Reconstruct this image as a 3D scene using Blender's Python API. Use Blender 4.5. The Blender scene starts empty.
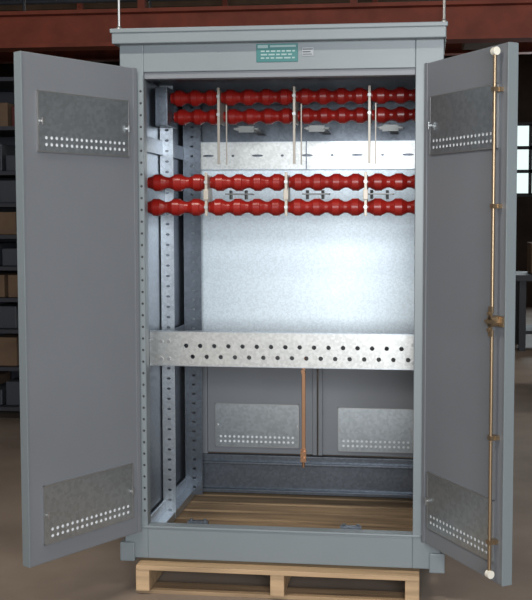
import bpy, bmesh, math, random
from mathutils import Vector, Matrix
random.seed(4)
sc=bpy.context.scene
try: sc.view_settings.view_transform='Standard'
except: pass
# ---------------------------------------------------------------- materials
def mat(name,col,rough=.5,metal=0.,noise=None,bump=0.,spec=.5):
    m=bpy.data.materials.new(name);m.use_nodes=True;nt=m.node_tree;b=nt.nodes['Principled BSDF']
    b.inputs['Base Color'].default_value=(*col,1);b.inputs['Roughness'].default_value=rough;b.inputs['Metallic'].default_value=metal
    b.inputs['Specular IOR Level'].default_value=spec
    if noise:
        kind,scale,amt=noise
        tc=nt.nodes.new('ShaderNodeTexCoord')
        if kind=='vor':
            t=nt.nodes.new('ShaderNodeTexVoronoi');out=t.outputs['Color'];t.inputs['Scale'].default_value=scale
            bw=nt.nodes.new('ShaderNodeRGBToBW');nt.links.new(out,bw.inputs[0]);fac=bw.outputs[0]
        else:
            t=nt.nodes.new('ShaderNodeTexNoise');t.inputs['Scale'].default_value=scale;t.inputs['Detail'].default_value=6;fac=t.outputs['Fac']
        mp=nt.nodes.new('ShaderNodeMapping');nt.links.new(tc.outputs['Object'],mp.inputs[0]);nt.links.new(mp.outputs[0],t.inputs['Vector'])
        if kind=='woodx': mp.inputs['Scale'].default_value=(.08,1,1)
        cr=nt.nodes.new('ShaderNodeValToRGB');e=cr.color_ramp.elements
        lo=[c*(1-amt) for c in col];hi=[min(1,c*(1+amt)) for c in col]
        e[0].position=.25;e[1].position=.75
        e[0].color=(*lo,1);e[1].color=(*hi,1)
        nt.links.new(fac,cr.inputs[0]);nt.links.new(cr.outputs[0],b.inputs['Base Color'])
        if bump:
            bp=nt.nodes.new('ShaderNodeBump');bp.inputs['Strength'].default_value=bump;bp.inputs['Distance'].default_value=.01
            nt.links.new(fac,bp.inputs['Height']);nt.links.new(bp.outputs[0],b.inputs['Normal'])
    return m
def emis(name,col,s):
    m=bpy.data.materials.new(name);m.use_nodes=True;b=m.node_tree.nodes['Principled BSDF']
    b.inputs['Base Color'].default_value=(*col,1);b.inputs['Emission Color'].default_value=(*col,1);b.inputs['Emission Strength'].default_value=s
    return m
GRAY=mat('gray_paint',(.180,.210,.228),.38,noise=('n',3,.04))
GRAYD=mat('gray_paint_door',(.165,.177,.197),.45,noise=('n',2.5,.05))
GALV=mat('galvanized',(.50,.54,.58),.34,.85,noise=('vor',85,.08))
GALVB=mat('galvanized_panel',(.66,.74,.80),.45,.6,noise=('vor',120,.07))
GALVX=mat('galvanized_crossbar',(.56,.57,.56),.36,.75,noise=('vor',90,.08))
GALVD=mat('galvanized_dark',(.15,.17,.20),.36,.8,noise=('vor',70,.10))  # galvanized steel with the deep interior shadow put into its colour
VENTM=mat('galvanized_vent',(.42,.46,.49),.34,.85,noise=('vor',70,.08))
TIN=mat('tinned_bar',(.40,.36,.31),.4,.3)
RED=mat('red_insulator',(.25,.010,.007),.30,noise=('n',9,.15))
COP=mat('copper',(.34,.19,.11),.36,.85)
BRASS=mat('brass_rod',(.34,.25,.16),.38,.85)
WHITE=mat('white_nylon',(.7,.68,.6),.4)
HOLELT=mat('filter_pale',(.74,.77,.80),.8)  # pale colour stands in for light coming through the vent holes
TEAL=mat('teal_label',(.02,.14,.14),.4)
BLK=mat('black',(.02,.02,.022),.5)
SILV=mat('silver_label',(.24,.26,.28),.4,.3)
WOOD=mat('pallet_wood',(.30,.205,.12),.8,noise=('woodx',28,.45),bump=.3)
WOODL=mat('pallet_wood_light',(.42,.29,.17),.8,noise=('woodx',28,.35),bump=.3)
CONC=mat('concrete',(.27,.215,.175),.6,noise=('n',1.6,.3),bump=.05)
WALL=mat('wall_brown',(.05,.035,.028),.9,noise=('n',2,.4))
ROOFM=mat('roof_deck',(.12,.07,.05),.9,noise=('n',2,.4))
RUST=mat('red_primer_steel',(.22,.045,.022),.7,noise=('n',5,.3))
DARKM=mat('dark_steel',(.045,.05,.06),.6,noise=('n',5,.3))
RACK=mat('rack_steel',(.035,.038,.05),.6)
CARD=mat('cardboard',(.15,.095,.06),.9,noise=('n',6,.2))
BIN=mat('bin_gray',(.045,.052,.065),.6)
BINR=mat('bin_red',(.08,.014,.014),.6)
MACH=mat('machine_green',(.05,.07,.07),.6,noise=('n',5,.2))
STEEL=mat('steel',(.4,.4,.4),.4,.8)
LUG=mat('plated_lug',(.17,.175,.17),.45,.7)
WIN=emis('daylit_glass',(.75,.9,.88),1.1)
TUBE=emis('tube',(1,.97,.9),6)
# ---------------------------------------------------------------- helpers
def empty(name,parent=None,loc=(0,0,0)):
    o=bpy.data.objects.new(name,None);sc.collection.objects.link(o);o.location=loc
    if parent:o.parent=parent
    return o
def fin(name,bm,m,parent,M=None,smooth=False,bevel=0):
    if not isinstance(bm,bmesh.types.BMesh): bm,m,parent=m,parent,bm
    if M is not None: bmesh.ops.transform(bm,matrix=M,verts=bm.verts)
    bmesh.ops.recalc_face_normals(bm,faces=bm.faces)
    me=bpy.data.meshes.new(name);bm.to_mesh(me);bm.free();me.materials.append(m)
    if smooth:
        for p in me.polygons:p.use_smooth=True
        try: me.set_sharp_from_angle(angle=math.radians(40))
        except: pass
    o=bpy.data.objects.new(name,me);sc.collection.objects.link(o)
    if parent:o.parent=parent
    if bevel:
        b=o.modifiers.new('bevel','BEVEL');b.width=bevel;b.segments=2;b.limit_method='ANGLE'
    return o
def bbox(bm,x0,x1,y0,y1,z0,z1):
    r=bmesh.ops.create_cube(bm,size=1)
    for v in r['verts']:
        v.co=Vector(((x0+x1)/2+v.co.x*(x1-x0),(y0+y1)/2+v.co.y*(y1-y0),(z0+z1)/2+v.co.z*(z1-z0)))
def box(name,parent,b,m,bevel=.0,M=None):
    bm=bmesh.new();bbox(bm,*b);return fin(name,bm,m,parent,M,bevel=bevel)
def boxes(name,parent,bs,m,bevel=.0,M=None):
    bm=bmesh.new()
    for b in bs:bbox(bm,*b)
    return fin(name,bm,m,parent,M,bevel=bevel)
def addcyl(bm,p0,p1,r,seg=14,r2=None):
    p0=Vector(p0);p1=Vector(p1);d=p1-p0
    M=Matrix.Translation((p0+p1)/2)@d.to_track_quat('Z','Y').to_matrix().to_4x4()
    bmesh.ops.create_cone(bm,cap_ends=True,segments=seg,radius1=r,radius2=r if r2 is None else r2,depth=d.length,matrix=M)
def perf(bm,W,H,rows,t=.003,seg=12):
    """sheet W x H in local xy; rows=(yc,xs,n,pitch,cellh,rx,ry)"""
    def q(x0,x1,y0,y1):
        if x1-x0<1e-5 or y1-y0<1e-5:return
        for z in (0,-t):
            bm.faces.new([bm.verts.new((x,y,z)) for x,y in((x0,y0),(x1,y0),(x1,y1),(x0,y1))])
    y=0
    for yc,xs,n,p,h,rx,ry in sorted(rows):
        q(0,W,y,yc-h/2);q(0,xs-p/2,yc-h/2,yc+h/2)
        for i in range(n):
            cx=xs+i*p;ring=[];outer=[]
            rxx=rx if not isinstance(rx,tuple) else rx[i%len(rx)]
            for k in range(seg):
                a=2*math.pi*(k+.5)/seg;c,s=math.cos(a),math.sin(a);mx=max(abs(c),abs(s))
                ring.append((cx+rxx*c,yc+ry*s));outer.append((cx+c/mx*p/2,yc+s/mx*h/2))
            for z in (0,-t):
                ri=[bm.verts.new((*v,z)) for v in ring];ou=[bm.verts.new((*v,z)) for v in outer]
                for k in range(seg):
                    j=(k+1)%seg;bm.faces.new((ri[k],ri[j],ou[j],ou[k]))
                for (sx,sy) in((1,1),(-1,1),(-1,-1),(1,-1)):
                    best=sorted(range(seg),key=lambda k:(outer[k][0]-(cx+sx*p/2))**2+(outer[k][1]-(yc+sy*h/2))**2)[:2]
                    c0=bm.verts.new((cx+sx*p/2,yc+sy*h/2,z))
                    try:bm.faces.new((ou[best[0]],c0,ou[best[1]]))
                    except:pass
                if z==0:r0=ri
            for k in range(seg):
                j=(k+1)%seg;bm.faces.new((r0[k],r0[j],ri[j],ri[k]))
        q(xs-p/2+n*p,W,yc-h/2,yc+h/2);y=yc+h/2
    q(0,W,y,H)
    for a,b in(((0,0),(W,0)),((W,0),(W,H)),((W,H),(0,H)),((0,H),(0,0))):
        bm.faces.new([bm.verts.new(v) for v in((*a,0),(*b,0),(*b,-t),(*a,-t))])
def frame(o,x,y):
    x=Vector(x).normalized();y=Vector(y).normalized();z=x.cross(y)
    return Matrix(((x[0],y[0],z[0],o[0]),(x[1],y[1],z[1],o[1]),(x[2],y[2],z[2],o[2]),(0,0,0,1)))
def plate(name,parent,W,H,rows,m,M,t=.003):
    bm=bmesh.new();perf(bm,W,H,rows,t);
    return fin(name,bm,m,parent,M)
FR=lambda x,y,z:frame((x,y,z),(1,0,0),(0,0,1))
# ---------------------------------------------------------------- enclosure
E=empty('electrical_enclosure')
B0=.135;HW=.68;D=1.14
boxes('front_frame',E,[(-HW,-.578,0,.05,B0+.01,2.355),(.565,HW,0,.05,B0+.01,2.355),(-.578,.565,0,.05,2.235,2.355),(-.578,.565,.0,.05,B0+.01,.278)],GRAY,.003)
box('header_lip',E,(-.578,.565,.012,.06,2.208,2.236),GRAYD,.002)
box('sill_lip',E,(-.60,.60,-.006,.05,.278,.290),GRAY,.004)
boxes('base_feet',E,[(-.70,-.635,-.012,.06,B0-.003,.215),(.635,.70,-.012,.06,B0-.003,.215)],GRAY,.004)
boxes('side_sheets',E,[(-HW,-HW+.003,.05,D,B0,2.355),(HW-.003,HW,.05,D,B0,2.355)],GRAY)
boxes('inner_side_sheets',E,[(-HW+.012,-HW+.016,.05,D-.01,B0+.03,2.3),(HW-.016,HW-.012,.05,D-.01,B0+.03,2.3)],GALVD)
boxes('roof_cap',E,[(-.700,.688,-.045,D+.04,2.348,2.407)],GRAY,.004)
box('roof_drip_band',E,(-.706,.694,-.052,-.03,2.392,2.410),GRAY,.003)
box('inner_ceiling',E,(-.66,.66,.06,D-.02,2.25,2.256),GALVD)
plate('jamb_strip',E,.022,1.9,[(.03+i*.05,.012,1,.02,.03,.0055,.0055) for i in range(37)],GRAY,FR(-.602,-.003,.325))
boxes('jamb_strip_backing',E,[(-.600,-.582,-.001,.0,.33,2.22)],BLK)
# rear wall
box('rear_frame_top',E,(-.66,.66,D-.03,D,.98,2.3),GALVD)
boxes('rear_frame',E,[(-.66,-.555,D-.04,D-.01,B0,1.0),(.56,.66,D-.04,D-.01,B0,1.0),(-.66,.66,D-.05,D-.0,.95,1.0)],GRAYD,.002)
boxes('rear_doors',E,[(-.555,.042,D-.03,D,.35,.95),(.05,.56,D-.03,D,.35,.95)],GRAYD,.004)
boxes('rear_door_stiles',E,[(.02,.042,D-.045,D-.02,.35,.95),(.05,.072,D-.045,D-.02,.35,.95)],GRAYD,.002)
boxes('rear_sill',E,[(-.62,.62,D-.06,D-.02,.145,.345),(-.62,.62,D-.09,D-.02,.30,.312),(-.62,.62,D-.09,D-.02,.145,.165)],GALVD,.003)
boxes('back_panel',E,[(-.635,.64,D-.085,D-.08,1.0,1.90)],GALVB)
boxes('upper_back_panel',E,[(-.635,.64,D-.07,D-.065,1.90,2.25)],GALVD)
plate('slotted_strut',E,1.22,.135,[(.0675,.08,9,.13,.04,(.030,.008),.0065)],GALVX,FR(-.60,D-.13,1.875))
boxes('strut_flanges',E,[(-.6,.62,D-.13,D-.08,1.871,1.875),(-.6,.62,D-.13,D-.08,2.010,2.014)],GALV)
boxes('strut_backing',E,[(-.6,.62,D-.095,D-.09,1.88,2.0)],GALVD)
boxes('strut_joint',E,[(-.006,.0,D-.14,D-.13,1.87,2.015)],GALVD)
def vent(parent,M,W=.46,H=.235):
    n=int((W-.03)/.0245)
    rows=[(.030,.03,n,.0245,.022,.0068,.0068),(.056,.03,n,.0245,.022,.0068,.0068)]
    plate('vent_plate',parent,W,H,rows,VENTM,M@Matrix.Translation((0,0,.009)),.0015)
    box('vent_filter',parent,(.01,W-.01,.01,H-.01,.001,.006),HOLELT,M=M)  # pale backing sheet, paints the holes as if light came through
    bm=bmesh.new()
    for x,y in((.012,H*.5),(W-.012,H*.5)):
        addcyl(bm,(x,y,.009),(x,y,.021),.006,10);bbox(bm,x-.003,x+.003,y-.014,y+.014,.021,.025)
    fin('vent_wing_screws',parent,bm,STEEL,M)
    boxes('vent_edge',parent,[(0,.004,0,H,.001,.0095),(W-.004,W,0,H,.001,.0095),(0,W,H-.004,H,.001,.0095),(0,W,0,.004,.001,.0095)],STEEL,M=M)
vent(E,FR(-.51,D-.031,.385),.455,.235)
vent(E,FR(.155,D-.031,.375),.40,.235)
# ---- doors
Z0=.265;DH=1.985
ang=math.radians(58.5)
def door(side):
    hx=.605*side;DW=.578 if side<0 else .566
    M=frame((hx,-.012,Z0),(side*math.cos(ang),-math.sin(ang),0),(0,0,1))
    if side<0: M=M@Matrix.Diagonal((1,1,-1,1))
    nm='left_door' if side<0 else 'right_door'
    Dm=empty(nm,E)
    box('door_pan',Dm,(.004,DW,0,DH,-.042,0),GRAYD,.005,M)
    boxes('door_edge_flange',Dm,[(DW-.004,DW+.002,.003,DH-.003,-.040,.004)],GRAY,.001,M)
    boxes('door_hinge_leaf',Dm,[(.0,.02,.0,DH,.0,.004)],GRAYD,.001,M)
    vent(Dm,M@Matrix.Translation((.05,.075,0)))
    vent(Dm,M@Matrix.Translation((.05,1.61,0)))
    return Dm,M
LD,LM=door(-1);RD,RM=door(1)
bm=bmesh.new();x=.523
addcyl(bm,(x,.05,.03),(x,.95,.03),.0065);addcyl(bm,(x,1.01,.03),(x,1.945,.03),.0065)
fin('latch_rod',RD,bm,BRASS,RM,True)
bm=bmesh.new()
for z in(.04,1.955): addcyl(bm,(x-.008,z,.03),(x+.012,z,.03),.015,20)
fin('latch_rollers',RD,bm,WHITE,RM,True)
bm=bmesh.new()
for z in(.16,.55,1.4,1.82):
    bbox(bm,x-.014,x+.014,z-.008,z+.008,0,.018);bbox(bm,x-.010,x+.010,z-.008,z+.008,.018,.038)
fin('rod_guides',RD,bm,BRASS,RM)
bm=bmesh.new()
bbox(bm,x-.022,x+.038,.962,1.000,0,.012);addcyl(bm,(x,.98,.012),(x,.98,.042),.020,18)
bbox(bm,x-.008,x+.008,.925,1.035,.034,.042);bbox(bm,x-.02,x+.04,.975,.986,.042,.050)
addcyl(bm,(x,.95,.042),(x,.95,.050),.007,8);addcyl(bm,(x,1.01,.042),(x,1.01,.050),.007,8)
fin('latch_mechanism',RD,bm,BRASS,RM)
# ---- inside uprights
def upright(x,y,w,z0,z1,m=GALV):
    n=int((z1-z0-.04)/.05)
    rows=[(.04+i*.05,w/2,1,.04,.03,.010,.006) for i in range(n)]
    plate('perforated_upright',E,w,z1-z0,rows,m,FR(x,y,z0))
    M=frame((x,y,z0),(0,1,0),(0,0,1))
    rows=[(.04+i*.05,.04,1,.04,.03,.008,.008) for i in range(n)]
    plate('perforated_upright_flange',E,.08,z1-z0,rows,m,M)
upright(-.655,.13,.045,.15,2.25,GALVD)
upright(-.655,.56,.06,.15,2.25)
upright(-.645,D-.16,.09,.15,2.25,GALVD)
upright(.60,.52,.05,.15,2.25)
upright(.58,D-.16,.06,.15,2.25)
M=frame((-.650,.24,.15),(0,1,0),(0,0,1))
plate('side_rail_plate',E,.06,2.08,[(.05+i*.06,.03,1,.04,.03,.009,.009) for i in range(33)],GALV,M)
boxes('bottom_side_channels',E,[(-.655,-.60,.06,D-.05,.138,.18),(-.655,-.645,.06,D-.05,.18,.24),(.60,.655,.06,D-.05,.138,.18)],GALV,.002)
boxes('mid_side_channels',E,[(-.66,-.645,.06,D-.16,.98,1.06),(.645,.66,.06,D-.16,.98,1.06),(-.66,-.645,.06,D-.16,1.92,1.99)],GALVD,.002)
# ---- crossbar
cz0,cz1=.946,1.098;cy=.30
r=.0105
plate('crossbar_channel',E,1.29,cz1-cz0,[(.040,.20,16,.0655,.05,r,r),(.090,.17,17,.0655,.05,r,r)],GALVX,FR(-.645,cy,cz0),.004)
boxes('crossbar_flanges',E,[(-.645,.645,cy,cy+.05,cz1,cz1+.004),(-.645,.645,cy,cy+.05,cz0-.004,cz0)],GALV)
boxes('crossbar_return_lips',E,[(-.56,.56,cy+.046,cy+.05,cz0,cz0+.02),(-.56,.56,cy+.046,cy+.05,cz1-.02,cz1)],GALVD)
bm=bmesh.new()
for xx in(-.59,-.555,.56,.60):
    for zz in(.975,1.055): addcyl(bm,(xx,cy-.008,zz),(xx,cy,zz),.009,6)
fin('crossbar_bolts',E,bm,STEEL)
box('ground_bar',E,(.051,.069,cy+.055,cy+.061,.53,cz0+.08),COP,.002)
bm=bmesh.new()
bbox(bm,.047,.073,cy+.045,cy+.056,.50,.56);addcyl(bm,(.06,cy+.03,.545),(.06,cy+.045,.545),.009,6);addcyl(bm,(.06,cy+.03,.515),(.06,cy+.045,.515),.008,6)
addcyl(bm,(.06,cy+.03,.920),(.06,cy+.055,.920),.010,6);addcyl(bm,(.06,cy+.05,.475),(.06,cy+.05,.5),.007,10)
fin('ground_lug',E,bm,COP)
# ---- insulator rows
def insrow(y,z,x0,x1,bars):
    bm=bmesh.new();pts=[x0]+bars+[x1];seg=20
    def ring(x,r):
        return [bm.verts.new((x,y+r*math.cos(2*math.pi*k/seg),z+r*math.sin(2*math.pi*k/seg))) for k in range(seg)]
    for a,b in zip(pts[:-1],pts[1:]):
        L=b-a-.012
        if L<.05:continue
        n=max(1,round(L/.085));p=L/n;prof=[]
        for i in range(n):
            s=a+.006+i*p
            prof+=[(s+p*.00,.025),(s+p*.08,.025),(s+p*.30,.0345),(s+p*.33,.038),(s+p*.67,.038),(s+p*.70,.0345),(s+p*.92,.025)]
        prof.append((a+.006+L,.025))
        prev=None
        for xx,r in prof:
            cur=ring(xx,r)
            if prev:
                for k in range(seg):bm.faces.new((prev[k],prev[(k+1)%seg],cur[(k+1)%seg],cur[k]))
            else:bm.faces.new(cur)
            prev=cur
        bm.faces.new(prev)
    o=fin('standoff_insulators',E,bm,RED)
    for p in o.data.polygons:p.use_smooth=True
    try:o.data.set_sharp_from_angle(angle=math.radians(22))
    except:pass
bars=[-.35,.005,.352]
for y,z,xl in((.50,2.183,-.59),(.56,2.100,-.59),(.25,1.778,-.635),(.22,1.668,-.635)): insrow(y,z,xl,.635,bars)
def bar(x,y0,y1,z0,z1,w=.0045):
    box('bus_bar_support',E,(x-w,x+w,y0,y1,z0,z1),TIN,.001)
for x in bars:
    bar(x,.452,.459,1.87,2.225,.006); bar(x,.459,.60,2.06,2.215)
    bar(x+.026,.51,.517,1.87,2.19,.003)
    bar(x,.175,.182,1.63,1.82,.006); bar(x,.182,.29,1.645,1.81)
    boxes('bus_clamp',E,[(x-.011,x+.011,.168,.176,1.70,1.745)],TIN,.002)
    bm=bmesh.new()
    for zz,yy in((2.183,.446),(2.10,.446),(1.778,.169),(1.668,.169)): addcyl(bm,(x,yy,zz),(x,yy+.007,zz),.009,6)
    fin('bus_bolts',E,bm,STEEL)
bm=bmesh.new()
for x in(-.24,.10,.45):
    bbox(bm,x-.07,x+.05,.62,.70,2.045,2.051);bbox(bm,x-.045,x+.03,.61,.62,2.03,2.060)
    for k in(-.05,.02): addcyl(bm,(x+k,.60,2.045),(x+k,.61,2.045),.009,6)
    bbox(bm,x-.02,x+.02,.62,D-.07,2.052,2.058)
fin('bus_lugs',E,bm,LUG)
bm=bmesh.new()
for x in(-.22,.13,.42):
    bbox(bm,x-.07,x+.05,.30,.38,1.725,1.731)
    for k in(-.05,.02): addcyl(bm,(x+k,.34,1.705),(x+k,.34,1.745),.008,6)
fin('lower_bus_lugs',E,bm,LUG)
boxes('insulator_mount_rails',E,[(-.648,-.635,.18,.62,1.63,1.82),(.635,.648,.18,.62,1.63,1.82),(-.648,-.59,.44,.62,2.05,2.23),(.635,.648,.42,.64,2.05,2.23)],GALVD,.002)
bm=bmesh.new()
for x in(-.37,.30):
    bbox(bm,x-.045,x+.045,.055,.075,.272,.298);addcyl(bm,(x-.03,.065,.296),(x-.03,.065,.306),.007,8);addcyl(bm,(x+.03,.065,.296),(x+.03,.065,.306),.007,8)
fin('sill_clips',E,bm,GALVD)
# ---- labels
box('name_plate',E,(-.094,.080,-.004,.0,2.268,2.343),TEAL,.001)
ls=[(-.088,-.045,-.0052,-.004,2.325,2.338),(-.036,.072,-.0052,-.004,2.328,2.336)]
for j,z in enumerate((2.312,2.298,2.284)):
    xx=-.075
    while xx<.06:
        w=random.uniform(.012,.03);ls.append((xx,min(.068,xx+w),-.005,-.004,z-.003,z+.003));xx+=w+.006
boxes('name_plate_print',E,ls,mat('print_white',(.26,.37,.37),.6))
boxes('rating_plate',E,[(.096,.146,-.003,.0,2.290,2.326)],SILV,.001)
boxes('rating_plate_print',E,[(.100,.142,-.0037,-.003,2.316,2.320),(.100,.133,-.0037,-.003,2.305,2.309),(.100,.138,-.0037,-.003,2.296,2.299)],BLK)
# ---------------------------------------------------------------- pallet
Pq=empty('wooden_pallet')
nb=9;bw=.108;y=-.055;gap=(1.22-nb*bw)/(nb-1)
for i in range(nb):
    box('deck_board_%d'%(i+1),Pq,(-.62+random.uniform(-.004,.004),.595,y,y+bw,.110,.131),WOODL if i==0 else WOOD,.003);y+=bw+gap
for i,x in enumerate((-.62,-.035,.535)):
    box('stringer_%d'%(i+1),Pq,(x,x+.06,-.05,1.16,.016,.110),WOODL,.004)
for i,yy in enumerate((-.03,.3,.7,1.06)):
    box('bottom_board_%d'%(i+1),Pq,(-.62,.595,yy,yy+.10,.0,.016),WOOD,.002)
# ---------------------------------------------------------------- room
X0,X1,Y0,Y1,H=-8,8,-7,14,4.5
box('floor',None,(X0,X1,Y0,Y1,-.1,0),CONC)
box('ceiling',None,(X0,X1,Y0,Y1,H,H+.1),ROOFM)
box('wall_left',None,(X0-.1,X0,Y0,Y1,0,H),WALL)
box('wall_right',None,(X1,X1+.1,Y0,Y1,0,H),WALL)
box('wall_front',None,(X0,X1,Y0-.1,Y0,0,H),WALL)
box('wall_back',None,(X0,X1,Y1,Y1+.1,0,H),WALL)
def window(n,x0,x1,z0,z1,yy,nx,nz,s=1):
    W=empty('window_%d'%n)
    box('pane',W,(x0,x1,yy-.01,yy,z0,z1),WIN)
    bs=[]
    for i in range(nx+1):
        x=x0+(x1-x0)*i/nx;bs.append((x-.03,x+.03,yy-.05,yy+.0,z0,z1))
    for i in range(nz+1):
        z=z0+(z1-z0)*i/nz;bs.append((x0,x1,yy-.05,yy,z-.03,z+.03))
    boxes('muntins',W,bs,DARKM)
window(1,1.9,5.3,2.0,3.25,Y1,6,3)
window(2,-6.5,-5.2,2.9,3.5,Y1,3,2)
for i,(yy,zz) in enumerate(((4.0,3.02),(7.5,3.62),(11.5,4.1))):
    b=empty('steel_roof_beam' if i==0 else 'steel_roof_beam.%03d'%i)
    boxes('i_section',b,[(X0+.02,X1-.02,yy-.1,yy+.1,zz,zz+.03),(X0+.02,X1-.02,yy-.01,yy+.01,zz+.03,zz+.27),(X0+.02,X1-.02,yy-.1,yy+.1,zz+.27,zz+.30)],RUST)
    hs=[]
    for k in range(9): hs.append((X0+1+k*1.75,X0+1.06+k*1.75,yy-.03,yy+.03,zz+.29,4.5))
    boxes('hangers',b,hs,RUST)
b=empty('ceiling_purlins');bs=[]
for k in range(22): bs.append((X0+.05,X1-.05,-2+k*.72,-1.92+k*.72,4.36,4.5))
boxes('purlins',b,bs,CARD)
b=empty('conduit_pipes');bm=bmesh.new()
addcyl(bm,(X0+.1,4.9,3.42),(X1-.1,4.9,3.30),.02);addcyl(bm,(X0+.1,6.3,3.42),(X1-.1,6.3,3.52),.035);addcyl(bm,(X0+.1,5.4,3.72),(X1-.1,5.4,3.72),.025)
for xx in(-3.1,-1.9,1.2,2.5): addcyl(bm,(xx,4.9,3.3),(xx,4.9,4.5),.012)
fin('pipes',bm,DARKM,b,smooth=True)
b=empty('crane_trolley')
boxes('body',b,[(1.0,1.5,6.6,7.1,3.45,3.70),(1.15,1.4,6.55,6.6,3.5,3.65),(1.1,1.16,6.8,6.86,3.70,4.36),(1.35,1.41,6.8,6.86,3.70,4.36)],CARD,.02)
for i,x in enumerate((-.69,.68)):
    o=empty('hoist_cable' if i==0 else 'hoist_cable.001')
    bm=bmesh.new();addcyl(bm,(x,.03,2.42),(x,.03,4.5),.006,8)
    r=bmesh.ops.create_uvsphere(bm,u_segments=10,v_segments=6,radius=.014,matrix=Matrix.Translation((x,.03,2.421)))
    fin('cable',o,bm,STEEL,smooth=True)
# storage rack left
S=empty('storage_rack')
sx0,sx1,sy0,sy1=-5.4,-2.35,3.4,4.1
bs=[]
for x in(sx0,-3.9,sx1-.05):
    for yy in(sy0,sy1-.05): bs.append((x,x+.05,yy,yy+.05,0,2.7))
lev=[.08,.4,.7,.95,1.2,1.45,1.7,1.95,2.3,2.68]
for z in lev: bs.append((sx0,sx1,sy0,sy1,z,z+.03))
bs.append((sx0,sx1,sy1-.02,sy1,0,2.7))
boxes('frame',S,bs,RACK)
bins={0:[],1:[],2:[]}
for a,b in zip(lev[:-1],lev[1:]):
    x=sx0+.08
    while x<sx1-.25:
        w=random.uniform(.12,.22);h=min(b-a-.07,random.uniform(.12,.25))
        if not(x<-3.85<x+w+.02): bins[random.choice([0,0,1,2,1])].append((x,x+w,sy0+.06,sy1-.1,a+.032,a+.03+h))
        x+=w+.03
boxes('bins_gray',S,bins[0],BIN,.008);boxes('boxes_card',S,bins[1],CARD,.004);boxes('bins_red',S,bins[2],BINR,.008)
# machinery right
Mc=empty('workshop_press')
boxes('body',Mc,[(2.0,3.2,5.0,5.9,0,.9),(2.1,2.5,5.1,5.8,.9,1.75),(2.0,3.0,5.0,5.8,1.6,1.85),(2.65,2.9,5.05,5.3,.9,1.35)],MACH,.03)
bm=bmesh.new();addcyl(bm,(2.75,5.2,1.35),(2.75,5.2,1.6),.06);addcyl(bm,(2.3,4.98,1.4),(2.3,5.1,1.4),.16,20);fin('ram_and_wheel',Mc,bm,STEEL,smooth=True)
Tb=empty('workbench')
boxes('bench',Tb,[(1.7,4.2,8.0,8.9,.85,.92),(1.75,1.83,8.05,8.13,0,.85),(4.05,4.13,8.05,8.13,0,.85),(1.75,1.83,8.75,8.83,0,.85),(4.05,4.13,8.75,8.83,0,.85),(1.8,4.1,8.1,8.8,.2,.24)],RACK)
boxes('crates',Tb,[(1.9,2.4,8.2,8.7,.925,1.3),(2.6,3.2,8.2,8.7,.925,1.2),(2.0,2.6,8.2,8.7,.245,.6)],CARD,.01)
# ---------------------------------------------------------------- light
def area(name,loc,rot,sx,sy,p,col):
    l=bpy.data.lights.new(name,'AREA');l.shape='RECTANGLE';l.size=sx;l.size_y=sy;l.energy=p;l.color=col
    o=bpy.data.objects.new(name,l);sc.collection.objects.link(o);o.location=loc;o.rotation_euler=rot;return o
area('window_light_front',(1.5,Y0+.1,2.2),(math.radians(90),0,0),3.4,2.0,440,(.93,.97,1))  # added light behind the camera, no window is built in this wall
area('window_light_back',(3.6,Y1-.1,2.6),(math.radians(-90),0,0),3,1.2,90,(.85,.95,1))
for i,(x,yy,p) in enumerate(((-1.4,-2.2,95),(1.8,-2.2,45),(-3,6,38),(3,6,40))):  # fixtures added out of view to light the enclosure and the background
    L=empty('ceiling_lamp' if i==0 else 'ceiling_lamp.%03d'%i)
    box('housing',L,(x-.65,x+.65,yy-.12,yy+.12,4.2,4.28),WHITE)
    bm=bmesh.new()
    for k in(-.06,.06):addcyl(bm,(x-.6,yy+k,4.17),(x+.6,yy+k,4.17),.02)
    addcyl(bm,(x-.5,yy,4.28),(x-.5,yy,4.5),.008);addcyl(bm,(x+.5,yy,4.28),(x+.5,yy,4.5),.008)
    fin('tubes',L,bm,TUBE)
    a=area('ceiling_lamp_light',(x,yy,4.12),(0,0,0),1.2,.2,p,(1,.93,.82));a.parent=L
w=bpy.data.worlds.new('world');sc.world=w;w.use_nodes=True
w.node_tree.nodes['Background'].inputs[0].default_value=(.6,.7,.8,1);w.node_tree.nodes['Background'].inputs[1].default_value=.05
# ---------------------------------------------------------------- camera
cd=bpy.data.cameras.new('camera');cam=bpy.data.objects.new('camera',cd);sc.collection.objects.link(cam);sc.camera=cam
cd.sensor_fit='VERTICAL';cd.sensor_height=24;cd.sensor_width=24;cd.lens=24*1000/600
cam.location=(.604,-4.158,1.63)
cam.rotation_euler=(math.radians(90-3.5),0,math.radians(6.5))
cd.shift_x=-44/600;cd.shift_y=-23/600
cd.clip_end=100
